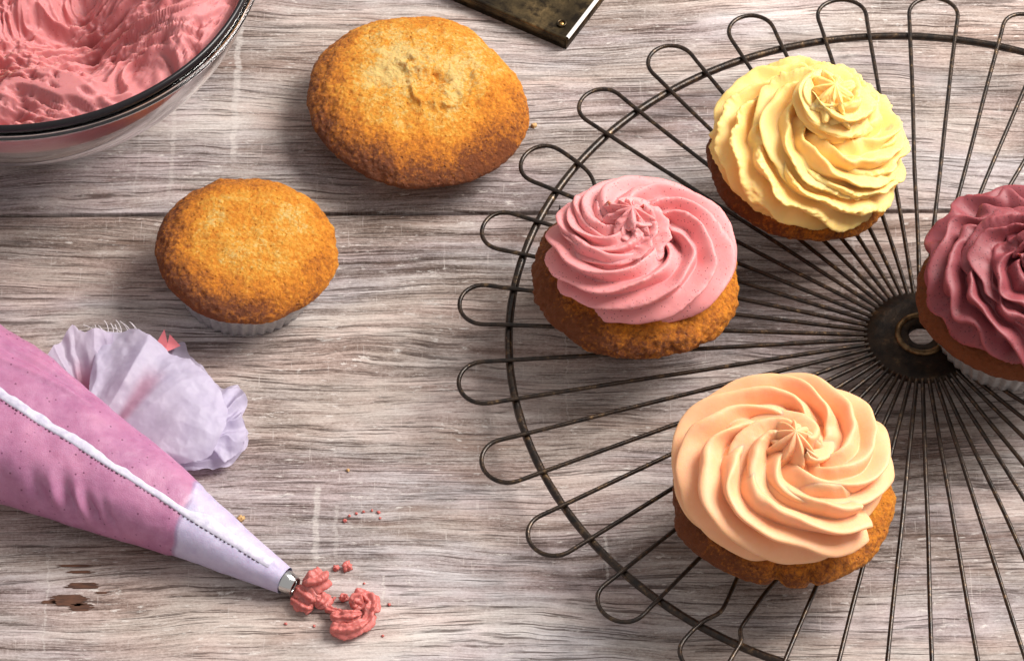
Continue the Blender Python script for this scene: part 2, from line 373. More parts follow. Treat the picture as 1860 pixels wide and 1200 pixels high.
def make_frosting(parent, mat, Rr, H, turns=1.9, r0=1.3, r1=1.0, K=8, tw=.35, hand=1, depth=.30, seed=1, ragged=0., base=0., rot0=0., apex=(0, 0), round_=.5, flat=.80, rise=1.0, hold=.42, tip=.9, squash=1., tipn=.25, ruffle=.05, nu=820, nv=230, lean=.0):
    """a star-nozzle rope piped in a spiral: outer turn first, climbing inward to a pulled-up tip"""
    R0 = Rr - r0 * 1.04
    v = np.linspace(0, 1, 900)                                    # along the spiral, rim -> middle
    Rs = R0 * (1 - smooth01(v, hold, 1.0) ** .8)
    ths = rot0 - hand * 2 * math.pi * turns * v
    z0 = r0 * flat * .86; z1 = H - tip
    zs = z0 + (z1 - z0) * smooth01(v, hold * .55, 1.02) ** rise
    t = np.linspace(0, 1, 160)[1:]
    R_ = np.r_[Rs, 0 * t]; th_ = np.r_[ths, ths[-1] - hand * t * .5]; z_ = np.r_[zs, z1 + tip * t]
    Pd = np.c_[R_ * np.cos(th_), R_ * np.sin(th_), z_]
    for _ in range(90): Pd[1:-1] = (Pd[:-2] + 2 * Pd[1:-1] + Pd[2:]) / 4
    ad = np.r_[0, np.cumsum(np.linalg.norm(np.diff(Pd, axis=0), axis=1))]; L = ad[-1]
    sa = L * (1 - (1 - np.linspace(0, 1, nu)) ** 1.12)
    P = np.stack([np.interp(sa, ad, Pd[:, j]) for j in range(3)], -1); th = np.interp(sa, ad, th_)
    u = sa / L
    rr = r0 + (r1 - r0) * smooth01(u, .45, .85)
    q_ = np.clip((L - sa) / (tip * 1.15), 0, 1)
    rr = rr * (1 - (1 - q_) ** 2.2) ** .68
    rr = rr * np.clip(sa / (r0 * .35), .02, 1) ** .5 * (1 + .06 * noise3(np.c_[u * 16 + seed * 3, 0 * u, 0 * u]))
    P[:, 0] += apex[0] * smooth01(u, .5, .9) + .05 * noise3(np.c_[u * 9 + seed, 0 * u, 0 * u]); P[:, 1] += apex[1] * smooth01(u, .5, .9)
    z = P[:, 2]
    T = np.gradient(P, axis=0); ds = np.linalg.norm(T, axis=1); T /= ds[:, None] + 1e-9
    A = np.c_[np.cos(th), np.sin(th), 0 * th]; A -= (A * T).sum(1)[:, None] * T; A /= np.linalg.norm(A, axis=1)[:, None]
    B = np.cross(A, T) * hand; B *= np.sign(B[:nu // 2, 2].mean())
    arc = sa
    ph = np.linspace(0, 2 * math.pi, nv, endpoint=False)
    PH, U = np.meshgrid(ph, u, indexing='xy'); ARC = np.broadcast_to(arc[:, None], PH.shape)
    wob = noise3(np.stack([ARC * .55 + seed, np.cos(PH) * .8, np.sin(PH) * .8], -1))
    ang = PH - tw * ARC + .28 * wob
    rf = noise3(np.stack([ARC * 1.7 + seed * 5, np.cos(PH) * 1.1, np.sin(PH) * 1.1], -1)) + .4 * np.sin(ARC * 5.2 + 4 * wob + 2 * np.cos(PH))
    ang = ang + ruffle * rf
    ang = ang + lean * np.sin(K * ang) / K
    c = .5 + .5 * np.cos(K * ang)
    lobe = round_ * np.sqrt(c) + (1 - round_) * c ** 1.6
    vary = 1 + .55 * noise3(np.stack([ARC * .8 + seed * 2, np.cos(PH) * 1.6, np.sin(PH) * 1.6], -1))
    prof = 1 + depth * vary * (lobe - .62) + ruffle * .45 * rf * lobe
    prof = prof + .014 * fbm(np.stack([ARC * 2.4 + seed, np.cos(PH) * 3.2, np.sin(PH) * 3.2], -1), 3, .6)
    if ragged:
        q = np.stack([ARC * 3.4 + seed, np.cos(PH) * 5, np.sin(PH) * 5], -1)
        mask = .25 + 1.6 * smooth01(noise3(np.stack([ARC * .5 + seed * 4, np.cos(PH), np.sin(PH)], -1)), -.2, .3)
        prof = prof + ragged * fbm(q, 3, .65) * lobe ** 2 * mask * 2
    near = smooth01(U, .80, .93)
    prof = prof + near * tipn * fbm(np.stack([ARC * 2.2 + seed, np.cos(PH) * 1.7, np.sin(PH) * 1.7], -1), 3, .6)
    r = rr[:, None] * prof
    a_, b_ = r * np.cos(PH), r * np.sin(PH) * flat
    V = P[:, None] + a_[..., None] * A[:, None] + b_[..., None] * B[:, None]
    V[..., 1] *= squash
    V[..., 2] = np.maximum(V[..., 2], -.25 + .0 * V[..., 2]) + base
    return mesh('frosting', V.reshape(-1, 3), gridq(nu, nv, False, True, hand > 0), mat, parent)

PINK = cream_mat('pink_buttercream', (.82, .375, .37), (.69, .22, .23), ((.18, .04, .06), 8.5, .24, .45), .0025, (.40, .8))
YELL = cream_mat('yellow_buttercream', (.94, .69, .31), (.91, .54, .13), None, .005, (.55, .3))
ORAN = cream_mat('peach_buttercream', (.92, .54, .33), (.86, .38, .17), None, .005, (.45, .5))
BERR = cream_mat('berry_buttercream', (.33, .075, .085), (.20, .036, .048), ((.07, .010, .02), 8.5, .26, .30), .0025, (.3, .6))

def cupcake(label, loc, rot, cake_kw, case, frost_kw, group='cupcakes with piped frosting'):
    t = thing('cupcake', label, 'cupcake', loc, group, rot)
    if case: make_case(t, *case)
    make_cake(t, **cake_kw)
    if frost_kw: make_frosting(t, **frost_kw)
    return t

ZR = 1.93                                   # top of the rack wires
cupcake('cupcake with speckled pale pink swirled frosting, on the left side of the rack', (4.5, -.05, ZR), (R(-2), R(3), 0),
        dict(Rx=3.86, Ry=3.72, lip=1.35, dome=.95, seed=3, irr=.035, rough=.09, nt=380, nr=150, brown_shift=.10, frill=.18, brown_dir=(-.95, -.2)), (2.1, 2.6, 1.25),
        dict(mat=PINK, Rr=3.26, H=2.95, turns=2.0, r0=1.35, r1=1.0, K=10, tw=.50, hand=-1, depth=.48, ragged=.02, tip=1.0, tipn=.7, seed=4, base=1.75, rot0=2.2, apex=(-.45, .3), round_=.35, squash=.94))
cupcake('cupcake with ragged pale yellow swirled frosting, nearest the top of the rack', (10.6, 5.25, ZR), (R(2), R(9), 0),
        dict(Rx=3.62, Ry=3.5, lip=1.45, dome=1.0, seed=8, irr=.03, rough=.06, nt=340, nr=130, brown_shift=.06, brown_dir=(-.95, -.1)), (2.1, 2.6, 1.3),
        dict(mat=YELL, Rr=3.55, H=4.2, turns=2.8, r0=1.28, r1=1.08, K=9, tw=.50, hand=1, depth=.50, hold=.28, tip=1.0, seed=9, ruffle=.13, tipn=.5, ragged=.06, base=1.75, rot0=.4, apex=(.2, .2), round_=.4))
cupcake('cupcake with smooth peach orange swirled frosting, at the bottom of the rack', (9.37, -9.8, ZR), (R(1), R(2), 0),
        dict(Rx=3.88, Ry=3.75, lip=1.35, dome=.95, seed=12, irr=.03, rough=.06, nt=380, nr=150, brown_shift=.06, frill=.12, brown_dir=(-.9, -.3),
             lumps=lambda X, Y, T, P: -.38 * np.exp(-((T - 4.62) / .06) ** 2) * smooth01(P, .8, .97) - .22 * np.exp(-((T - 4.95) / .04) ** 2) * smooth01(P, .8, .97)), (2.1, 2.6, 1.25),
        dict(mat=ORAN, Rr=3.86, H=3.05, turns=2.05, r0=1.45, r1=1.12, K=9, tw=.46, hand=1, depth=.48, hold=.36, tip=1.25, tipn=.12, ruffle=.035, seed=15, base=2.0, rot0=-.6, apex=(.1, .1), round_=.6, squash=.93))
cupcake('cupcake with dark berry red swirled frosting, in a silver case over the rack hub', (17.98, -1.6, ZR), (R(1), R(6), 0),
        dict(Rx=3.72, Ry=3.55, lip=2.0, dome=1.0, seed=21, irr=.02, rough=.05, nt=340, nr=130, brown_shift=.36, brown_dir=(-.9, -.3)), (2.65, 3.15, 1.8),
        dict(mat=BERR, Rr=3.50, H=3.5, turns=2.5, ruffle=.26, r0=1.3, r1=1.1, K=9, tw=.52, hand=1, depth=.54, hold=.40, seed=23, ragged=.02, base=2.45, rot0=1.0, round_=.45))
cupcake('small plain golden cupcake without frosting, in a silver case on the table', (-9.95, 2.2, 0), (R(2), R(4), 0),
        dict(Rx=3.42, Ry=3.30, lip=2.22, dome=.85, seed=31, nt=600, nr=260, irr=.018, rough=.042, brown_shift=.04, brown_dir=(-.9, -.45)), (2.45, 3.0, 1.9), None, 'plain unfrosted cakes')
def big_lumps(X, Y, T, P):
    w = fbm(np.stack([X * .9 + 5, Y * .9, 0 * X], -1), 3); w2 = fbm(np.stack([X * .9 + 25, Y * .9, 0 * X], -1), 3)
    X = X + 1.3 * w; Y = Y + 1.3 * w2
    dip = -.30 * np.exp(-(np.hypot((X - .65) / .55, (Y - .35) / .35)) ** 2) - .22 * np.exp(-(np.hypot((X + .6) / .9, (Y + .1) / .4)) ** 2)
    arc = np.hypot(X - .9, Y - .55)
    rim = .17 * np.exp(-((arc - 1.7) / .22) ** 2) * smooth01(-(Y - .55) + (X - .9) * .3, -.4, .5)
    top = .20 * np.exp(-(np.hypot((X + .1) / .6, (Y - .95) / .22)) ** 2) + .16 * np.exp(-(np.hypot((X - .9) / .6, (Y + .25) / .5)) ** 2)
    brk = -.22 * np.exp(-((T - .72) / .28) ** 2) * smooth01(P, .86, 1.0)
    return dip + rim + top + brk
def big_shape(T):
    return 1 + .045 * np.cos(2 * (T - 2.6)) - .02 * np.exp(-((T - .72) / .3) ** 2)
cupcake('big plain flat-topped golden cake with a crumbly broken edge, lying on the table', (-3.62, 10.0, 0), (R(-1), R(1), R(-3)),
        dict(Rx=4.18, Ry=4.45, lip=1.6, dome=.95, seed=44, nt=640, nr=280, irr=.018, rough=.045, brown_shift=-.03, brown_dir=(-.1, -1.0), pale=lambda X, Y: -.12 * smooth01(-Y, 1.2, 4.2) + .26 * np.exp(-(((X + .9) / 1.1) ** 2 + ((Y - .6) / 1.0) ** 2)) + .22 * np.exp(-(((X - 2.4) / 1.0) ** 2 + ((Y - 2.2) / 1.3) ** 2)) + .2 * np.exp(-(((X - 1.5) / .35) ** 2 + ((Y + .5) / 1.6) ** 2)), shape=big_shape, lumps=big_lumps), (2.3, 2.8, 1.3), None, 'plain unfrosted cakes')

# ------------------------------------------------------------------ wire cooling rack
k = N('old_dark_wire'); v = k.co(); nn = k.noise(v, 3.2, 4, .65); n2 = k.noise(v, 14, 3, .6)
k.p(Base_Color=k.ramp(nn, [(.38, (.010, .0055, .0035)), (.58, (.038, .021, .011)), (.76, (.20, .12, .055))]), Metallic=.6, Coat_Weight=.35, Coat_Roughness=.25, Roughness=k.ramp(n2, [(.3, .24), (.7, .45)]), Normal=k.bump(n2, .35, .0004))
WIRE = k.m
RX, RY = 14.88, -1.70
rack = thing('cooling_rack', 'round dark wire cooling rack with looped edge holding the frosted cupcakes', 'cooling rack', (RX, RY, 0))
zr = 1.55
th = np.linspace(0, 2 * math.pi, 360, endpoint=False)
V, Q = tube(np.c_[15.0 * np.cos(th), 15.0 * np.sin(th), np.full(360, zr)], .150, 10, True, .12)
mesh('rim', V, Q, WIRE, rack)
dz = .150 + .080
rw = .083
rsw = random.Random(5)
def hub_z(r): return zr + dz + .05 * (1 - r / 15)
for i in range(28):
    a1 = R(171.3 + i * 720 / 56 + rsw.uniform(-.25, .25)); a2 = R(171.3 + i * 720 / 56 + 360 / 56 + rsw.uniform(-.25, .25))
    deg = (171.3 + i * 720 / 56) % 360
    def leg(a, rs): return [(r * math.cos(a), r * math.sin(a), hub_z(r)) for r in rs]
    rs = list(np.linspace(1.7, 15.0, 24)) + [15.4, 15.75]
    A, B = leg(a1, rs), leg(a2, rs)
    W = lambda x, y: (x - RX, y - RY, zr + dz)
    if abs(deg - 145.6) < 3:       # loop whose one leg is bent sideways by the pink cupcake
        far = [p for p in A if math.hypot(p[0], p[1]) > 15.2]
        A = [p for p in A if math.hypot(p[0], p[1]) < 12.0] + [W(3.02, 4.6), W(3.14, 5.24), W(3.08, 5.75), W(2.88, 6.2)] + [W(2.49, 6.64)] + far[-1:]
    if abs(deg - 235.6) < 3:       # the two kinked legs at the bottom of the rack
        far = leg(a1, [15.75])
        A = leg(a1, np.linspace(1.7, 10.5, 16)) + [W(7.95, -11.9), W(7.82, -12.23), W(7.30, -13.5), W(7.20, -13.72), W(6.96, -13.87), W(6.70, -13.94), W(6.40, -14.2)] + far
        B = leg(a2, np.linspace(1.7, 12, 18)) + [W(8.80, -12.8), W(8.44, -13.37), W(7.86, -14.32), W(7.74, -14.46), W(7.80, -14.62), W(7.92, -14.73), W(7.86, -14.92), W(7.66, -15.25)] + leg(a2, [15.75])
    # round end
    am = (a1 + a2) / 2; half = 15.75 * math.sin((a2 - a1) / 2); cr = 15.75 * math.cos((a2 - a1) / 2) + .30
    er = rsw.uniform(.92, 1.08)
    end = []
    for t in np.linspace(-90, 90, 15):
        lx = cr + half * .98 * er * math.cos(R(t)) * .98; ly = half * math.sin(R(t)) * 1.05
        end.append((lx * math.cos(am) - ly * math.sin(am), lx * math.sin(am) + ly * math.cos(am), zr + dz + rsw.uniform(-.01, .01)))
    P = np.array(A + end + B[::-1])
    # resample evenly so bends stay round
    d = np.r_[0, np.cumsum(np.linalg.norm(np.diff(P, axis=0), axis=1))]; u = np.linspace(0, d[-1], 190)
    P = np.c_[[np.interp(u, d, P[:, j]) for j in range(3)]].T
    sm = P.copy()
    for _ in range(3): sm[1:-1] = (sm[:-2] + 2 * sm[1:-1] + sm[2:]) / 4
    wb = noise3(np.c_[u * .22, np.full(190, i * 2.7), np.zeros(190)]) * .05
    sm[:, 2] += wb * .5; sm[:, 0] += wb * .7
    V, Q = tube(sm, rw, 8, False, .10, i)
    mesh('wire_loop', V, Q, WIRE, rack)

def lathe(prof, n=96):
    th = np.linspace(0, 2 * math.pi, n, endpoint=False)
    V = np.array([[(r * math.cos(t), r * math.sin(t), z) for t in th] for r, z in prof]).reshape(-1, 3)
    return V, gridq(len(prof), n, False, True, True)
k = N('hub_metal'); v = k.co(); nn = k.noise(v, 1.6, 5, .7); n2 = k.noise(v, 8, 4, .7)
k.p(Base_Color=k.ramp(nn, [(.38, (.008, .0045, .003)), (.58, (.028, .016, .009)), (.74, (.11, .065, .03))]), Metallic=.7, Roughness=k.ramp(n2, [(.3, .28), (.7, .6)]), Normal=k.bump(nn, .5, .0008))
HUB = k.m
z0 = zr + dz
V, Q = lathe([(.46, z0 + .06), (.46, z0 + .16), (.52, z0 + .19), (.95, z0 + .16), (1.5, z0 + .19), (1.92, z0 + .15), (2.08, z0 + .04), (2.08, z0 - .06), (1.9, z0 - .14), (.5, z0 - .14), (.46, z0 - .10), (.46, z0 + .06)])
mesh('hub', V, Q, HUB, rack)
k = N('eyelet_brass'); nn = k.noise(k.co(), 3, 4, .6)
k.p(Base_Color=k.ramp(nn, [(.35, (.05, .028, .012)), (.65, (.24, .15, .07))]), Metallic=.8, Roughness=.42)
t_ = np.linspace(0, 2 * math.pi, 72, endpoint=False)
V, Q = tube(np.c_[.86 * np.cos(t_), .86 * np.sin(t_), np.full(72, z0 + .17)], .12, 10, True, .1)
mesh('eyelet', V, Q, k.m, rack)
for a in (37, 157, 277):                 # three short wire feet under the rim
    c, s_ = math.cos(R(a)), math.sin(R(a)); tx, ty = -s_, c
    P = [(14.6 * c + tx * q * .9, 14.6 * s_ + ty * q * .9, z) for q, z in ((-1, 1.5), (-1, 1.0), (-.8, .25), (-.4, .08), (.4, .08), (.8, .25), (1, 1.0), (1, 1.5))]
    V, Q = tube(P, .075, 8); mesh('foot', V, Q, WIRE, rack)

# ------------------------------------------------------------------ glass bowl with pink buttercream
BX, BY, BR, BH = -18.35, 11.68, 8.9, 8.0
bowl = thing('glass_bowl', 'clear glass mixing bowl with dark refraction painted on its rim, at the top left, full of pink frosting', 'bowl', (BX, BY, 0))
k = N('bowl_glass'); k.p(Base_Color=(.95, .93, .95), Roughness=.03, Transmission_Weight=1.0, IOR=1.42); GLASS = k.m
def bowl_r(t): return 2.4 + (BR - 2.4) * np.sin(np.clip(t, 0, 1) * math.pi / 2) ** 1.2
prof = [(0, .05), (1.8, .05), (2.3, .08)]
for t in np.linspace(0.03, .965, 26): prof.append((bowl_r(t), 0.1 + (BH - .1) * t ** 1.2))
inner = [(r - .20, z + (.25 if r < 3.5 else .05)) for r, z in prof[3:]]
V, Q = lathe(prof + [(prof[-1][0] - .17, prof[-1][1] + .06)] + inner[::-1] + [(0, .5)], 160)
mesh('wall', V, Q, GLASS, bowl)
k = N('rim_painted_refraction'); k.p(Base_Color=(.012, .010, .012), Roughness=.25, Specular_IOR_Level=.3)  # clear glass rim given a near-black colour to stand for its dark refraction
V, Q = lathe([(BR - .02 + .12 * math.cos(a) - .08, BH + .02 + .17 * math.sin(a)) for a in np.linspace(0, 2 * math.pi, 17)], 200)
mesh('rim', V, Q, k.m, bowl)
V, Q = lathe([(BR + .16 + .085 * math.cos(a), BH - .22 + .09 * math.sin(a)) for a in np.linspace(0, 2 * math.pi, 11)], 200)
mesh('lip', V, Q, GLASS, bowl)

# beaten buttercream heaped in the bowl
n = 520
th = np.linspace(0, 2 * math.pi, n, endpoint=False); rr = np.linspace(0, 1, 330) ** .8
T, Q_ = np.meshgrid(th, rr, indexing='ij')
RB = BR - .42
x = Q_ * RB * np.cos(T); y = Q_ * RB * np.sin(T)
P2 = np.stack([x, y, np.zeros_like(x)], -1)
w1 = np.stack([fbm(P2 * .16 + 3, 3), fbm(P2 * .16 + 9, 3), 0 * x], -1)
F = P2 + w1 * 4.0
ang = np.arctan2(y, x)
# smear strokes: noise stretched along the way the spoon went
sx = F[..., 0] * .22 + F[..., 1] * .08; sy = -F[..., 0] * .30 + F[..., 1] * .78
st = 1 - np.abs(fbm(np.stack([sx, sy, 0 * sx], -1), 4, .55)) * 2.6
st2 = 1 - np.abs(fbm(np.stack([F[..., 0] * .62 + 7, F[..., 1] * .85 + 20, 0 * x], -1), 4, .6)) * 2.2
big = fbm(P2 * .20 + 31, 3)
z = BH - 1.75 + 1.5 * big + .75 * st + .45 * st2 + .20 * fbm(P2 * 1.5 + w1 * 2, 4, .65) + .20 * (1 - np.abs(fbm(F * 1.1 + 50, 3, .55)) * 3) * smooth01(fbm(P2 * .3 + 70, 2), -.2, .25)
hollow = -2.4 * np.exp(-((np.hypot(x - 2.6, y + 3.0)) / 2.0) ** 2)
z = z + hollow + 0.9 * np.exp(-((np.hypot((x - 6.4) / 1.2, (y + 3.2) / 2.0))) ** 2) + 1.0 * np.exp(-(np.hypot((x - 1.0) / 4.0, (y + 6.8) / 1.0)) ** 2)
z = np.minimum(z, BH + .1 - .55 * smooth01(Q_, .86, 1.0))
z = np.where(Q_ > .985, np.minimum(z, BH - .9), z)
tt = np.clip((z / BH), 0, 1) ** (1 / 1.2); lim = bowl_r(tt) - .36
q = np.minimum(1, lim / np.maximum(np.hypot(x, y), 1e-6)); x = x * q; y = y * q
V = np.stack([x, y, z], -1); V2 = V[:, -1:, :].copy()
skirt = []
for tz in np.linspace(.9, .04, 14):
    zz = V2[..., 2] * tz; r_ = bowl_r(np.clip(zz / BH, 0, 1) ** (1 / 1.2)) - .36
    skirt.append(np.stack([r_ * np.cos(th)[:, None], r_ * np.sin(th)[:, None], zz + .35 * (1 - tz)], -1))
V = np.concatenate([V] + skirt, 1)
CREAM = cream_mat('bowl_buttercream', (.67, .265, .265), (.47, .14, .15), ((.34, .06, .07), 7, .22, .75), .003, (.42, .8), .55)
o = mesh('buttercream', V.reshape(-1, 3), gridq(n, V.shape[1], True, False, True), CREAM, None, attr={'crest': np.zeros(V.shape[0] * V.shape[1])}, loc=(BX, BY, .22))
tag(o, 'beaten coral pink buttercream heaped in peaks inside the glass bowl', 'frosting')

# ------------------------------------------------------------------ old baking tin (only its corner shows)
tin = thing('baking_tin', 'corner of an old blackened metal baking tin at the top edge', 'baking tin', (2.11, 14.0, 0), rot=(0, 0, R(59.8)))
k = N('blackened_tin'); v = k.co(); nn = k.noise(v, .55, 5, .65); n2 = k.noise(v, 6, 4, .7); n3 = k.noise(v, 1.7, 5, .7)
k.p(Base_Color=k.mix(k.ramp(n3, [(.5, 0.0), (.62, .8)]), k.ramp(nn, [(.35, (.025, .018, .012)), (.55, (.10, .070, .035)), (.75, (.30, .20, .09))]), (.02, .014, .010)), Metallic=.85, Roughness=k.ramp(n2, [(.3, .28), (.7, .5)]), Normal=k.bump(n3, .4, .001))
TIN = k.m
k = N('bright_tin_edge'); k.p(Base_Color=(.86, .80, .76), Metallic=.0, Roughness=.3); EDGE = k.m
def box(x0, x1, y0, y1, z0, z1, bev=0.0):
    V = [(x, y, z) for z in (z0, z1) for y in (y0, y1) for x in (x0, x1)]
    return np.array(V, float), np.array([[0, 2, 3, 1], [4, 5, 7, 6], [0, 1, 5, 4], [2, 6, 7, 3], [0, 4, 6, 2], [1, 3, 7, 5]])
# local x runs along the bright edge, local y away to the left
zt = .55
nu = 40
U, W_ = np.meshgrid(np.linspace(.10, 22, nu), np.linspace(0, 30, nu), indexing='ij')
Zt = zt - .02 - .10 * smooth01(U, .2, .9) * smooth01(W_, .2, .9) + .015 * fbm(np.stack([U, W_, 0 * U], -1), 2)
V1 = np.stack([U, W_, Zt], -1).reshape(-1, 3)
mesh('tray', V1, gridq(nu, nu), TIN, tin)
mesh('side', *box(.02, 22, -.02, .06, 0.02, zt + .01), TIN, tin, False)
V, Q = tube([(.10, .0, zt + .02), (6, .0, zt + .03), (14, 0, zt + .03), (22, 0, zt + .03)], .085, 8)
mesh('bright_edge', V, Q, EDGE, tin)
V, Q = tube([(.06, .0, zt), (.04, 6, zt + .02), (.04, 20, zt + .02), (.06, 30, zt)], .09, 8)
mesh('rolled_edge', V, Q, TIN, tin)
mesh('side', *box(0.0, .06, .06, 30, 0.02, zt - .01), TIN, tin, False)
V, Q = tube([(.72 + .16 * math.cos(a), .60 + .16 * math.sin(a), zt - .02) for a in np.linspace(0, 2 * math.pi, 20, endpoint=False)], .05, 8, True)
mesh('rivet_ring', V, Q, TIN, tin)
k = N('rivet_brass'); k.p(Base_Color=(.42, .24, .08), Metallic=.9, Roughness=.35)
V, Q = lathe([(.001, .03), (.07, .02), (.11, -.03)], 24); V = V + np.array([.72, .60, zt - .03]); mesh('rivet', V, Q, k.m, tin)

# ------------------------------------------------------------------ piping bag
bag = thing('piping_bag', 'piping bag filled with berry pink frosting, lying with its metal nozzle pointing right', 'piping bag', (-8.04, -11.5, 0))
O = np.array([-8.04, -11.5])
ctrl = np.array([  # x, y, half width, height
    (-7.95, -11.55, .52, 1.05), (-8.6, -11.15, .66, 1.25), (-9.9, -10.4, .96, 1.7), (-11.35, -9.5, 1.32, 2.2), (-13.4, -8.3, 1.82, 2.7),
    (-15.75, -7.0, 2.42, 3.2), (-18.7, -5.3, 3.1, 3.6), (-22.1, -3.3, 3.6, 3.8), (-26, -.6, 3.2, 3.4), (-29, 1.1, .5, 2.0)])
dd = np.r_[0, np.cumsum(np.hypot(*np.diff(ctrl[:, :2], axis=0).T))]
def bag_surface(d, phi, extra=0.0):
    """d distance from the tip, phi angle round the section -> local point"""
    c = np.stack([np.interp(d, dd, ctrl[:, j]) for j in range(4)], -1)
    c2 = np.stack([np.interp(d + .1, dd, ctrl[:, j]) for j in range(2)], -1)
    tdir = c2 - c[..., :2]; tdir = tdir / (np.linalg.norm(tdir, axis=-1, keepdims=True) + 1e-9)
    side = np.stack([-tdir[..., 1], tdir[..., 0]], -1)            # points down-left side of the bag
    cw, chh = c[..., 2], c[..., 3] / 2
    ex = .82
    cs, sn = np.cos(phi), np.sin(phi)
    a = np.sign(cs) * np.abs(cs) ** ex * (cw + extra); b = np.sign(sn) * np.abs(sn) ** ex * (chh + extra)
    X = c[..., 0] + side[..., 0] * a - O[0]; Y = c[..., 1] + side[..., 1] * a - O[1]
    return np.stack([X, Y, chh + b + .03], -1)
def bag_n(d, phi):
    """wrinkles"""
    P = bag_surface(d, phi)
    w = .13 * fbm(P * .42 + 4, 3) * smooth01(d, 2, 5) + .03 * fbm(P * 1.4 + 4, 3)
    # pleats: soft dents along the lower flank
    for (d0, wd, ph0, am) in ((6.9, .22, .42, -.24), (7.75, .26, .5, -.26), (8.8, .30, .40, -.2), (6.2, .2, .35, -.14), (10.0, .45, .3, -.16), (7.3, .16, .45, .13), (8.25, .2, .5, .12)):
        dd_ = d - d0 - .9 * np.sin((phi - ph0)) ** 1
        w = w + am * np.exp(-(dd_ / wd) ** 2) * np.exp(-((((phi - ph0 + math.pi) % (2 * math.pi)) - math.pi) / .38) ** 2)
    fill = smooth01(d, 4.0, 4.25)
    w = w + .05 * (fill - 1)
    # long pull folds near the upper edge
    for (o_, sl, am) in ((2.25, .06, -.10), (2.05, .075, .08), (2.5, .05, -.08)):
        w = w + am * np.exp(-((phi - (o_ - (d - 11) * sl)) / .05) ** 2) * smooth01(d, 8.5, 10) * (1 - smooth01(d, 12.5, 14))
    return w
nu, nv = 420, 220
D_, PH = np.meshgrid(np.linspace(0, dd[-1] - .05, nu), np.linspace(0, 2 * math.pi, nv, endpoint=False), indexing='ij')
V = bag_surface(D_, PH, bag_n(D_, PH))
bnd = 4.15 + .55 * np.sin(PH * 1 - 2.0) * 0 + .35 * np.cos(PH - math.pi / 2 - 1.9) + .12 * noise3(np.stack([PH * 1.5, 0 * PH, 0 * PH], -1))
fillm = smooth01(D_ - bnd, -.11, .11)
k = N('piping_bag_plastic'); v = k.co(); fl = k.attr('fill')
nn = k.noise(v, .35, 3, .6); n2 = k.noise(v, 2.2, 5, .65)
vv = k.n('ShaderNodeTexVoronoi', {'Vector': v, 'Scale': 3.6}); pick = k.math('GREATER_THAN', k.n('ShaderNodeSeparateColor', {0: vv.outputs[1]}).outputs[0], .35)
sp = k.math('MULTIPLY', k.ramp(vv.outputs[0], [(.10, 1.0), (.17, 0.0)]), pick)
vs = k.n('ShaderNodeTexVoronoi', {'Vector': v, 'Scale': 8.5}); sp2 = k.ramp(vs.outputs[0], [(.12, .5), (.2, 0.0)])
cream = k.mix(k.ramp(nn, [(.35, 0.0), (.65, 1.0)]), (.34, .110, .24), (.48, .18, .31))
cream = k.mix(k.ramp(n2, [(.3, 0.0), (.75, .6)]), cream, (.58, .27, .44))
cream = k.mix(k.math('MULTIPLY', sp, .85), cream, (.14, .02, .08)); cream = k.mix(k.math('MULTIPLY', sp2, .6), cream, (.42, .07, .20))
plast = k.mix(k.ramp(n2, [(.3, 0.0), (.8, 1.0)]), (.47, .40, .58), (.60, .54, .70))
edge_ = k.math('MULTIPLY', k.math('MULTIPLY', fl, k.math('SUBTRACT', 1.0, fl)), 4.0)
col = k.mix(fl, plast, cream)
col = k.mix(k.math('MULTIPLY', edge_, .55), col, (.26, .19, .34))
hb = k.noise(v, 22, 3, .6)
k.p(Base_Color=col, Roughness=.42, Specular_IOR_Level=.5, Coat_Weight=.30, Coat_Roughness=.28, Subsurface_Weight=.45, Subsurface_Radius=(1, .5, .6), Subsurface_Scale=.003, Normal=k.bump(k.math('ADD', hb, k.math('MULTIPLY', n2, 1.2)), .30, .0006))
BAG = k.m
mesh('bag_body', V.reshape(-1, 3), gridq(nu, nv, False, True, True), BAG, bag, attr={'fill': fillm})
# raised welded seam along the top with its dotted stitching
k = N('seam_plastic'); v = k.co(); n2 = k.noise(v, 4, 4, .6)
k.p(Base_Color=k.ramp(n2, [(.3, (.50, .46, .59)), (.7, (.70, .66, .76))]), Roughness=.4, Subsurface_Weight=.3, Subsurface_Radius=(1, .8, .9), Subsurface_Scale=.002, Normal=k.bump(n2, .4, .0008))
SEAM = k.m
ds = np.linspace(.55, dd[-1] - 3, 400)
def seam_phi(d): return np.interp(d, [.2, 1.8, 3.85, 5.0, 6.9, 8.6, 10.2, 11.7], [1.34, 1.37, 1.34, 1.40, 1.444, 1.50, 1.525, 1.557])
hw = (.088 + .07 * (1 - smooth01(ds, 3, 5)) + .06 * fbm(np.c_[ds * 1.1, 0 * ds, 0 * ds], 3))
ph0 = seam_phi(ds)
wl = np.interp(ds, dd, ctrl[:, 2])
rows = []
for a, e in ((-.12, .005), (0, .030), (.3, .042), (.7, .040), (1.0, .028), (1.1, .003)):
    rows.append(bag_surface(ds, ph0 + a * 2 * hw / wl, bag_n(ds, ph0 + a * 2 * hw / wl) + e))
V = np.stack(rows, 1)
mesh('seam', V.reshape(-1, 3), gridq(len(ds), len(rows), flip=True), SEAM, bag)
k = N('dark_stitching'); k.p(Base_Color=(.05, .03, .05), Roughness=.8)
parts = []
rs = random.Random(2)
d = .9
while d < dd[-1] - 4:
    l = rs.uniform(.05, .12); 
    p0 = bag_surface(np.array([d, d + l]), seam_phi(np.array([d, d + l])) - .05 / np.interp(d, dd, ctrl[:, 2]), bag_n(np.array([d, d + l]), seam_phi(np.array([d, d + l]))) + .015)
    if rs.random() > .12: parts.append(tube(p0, rs.uniform(.012, .022), 5))
    d += l + rs.uniform(.05, .11)
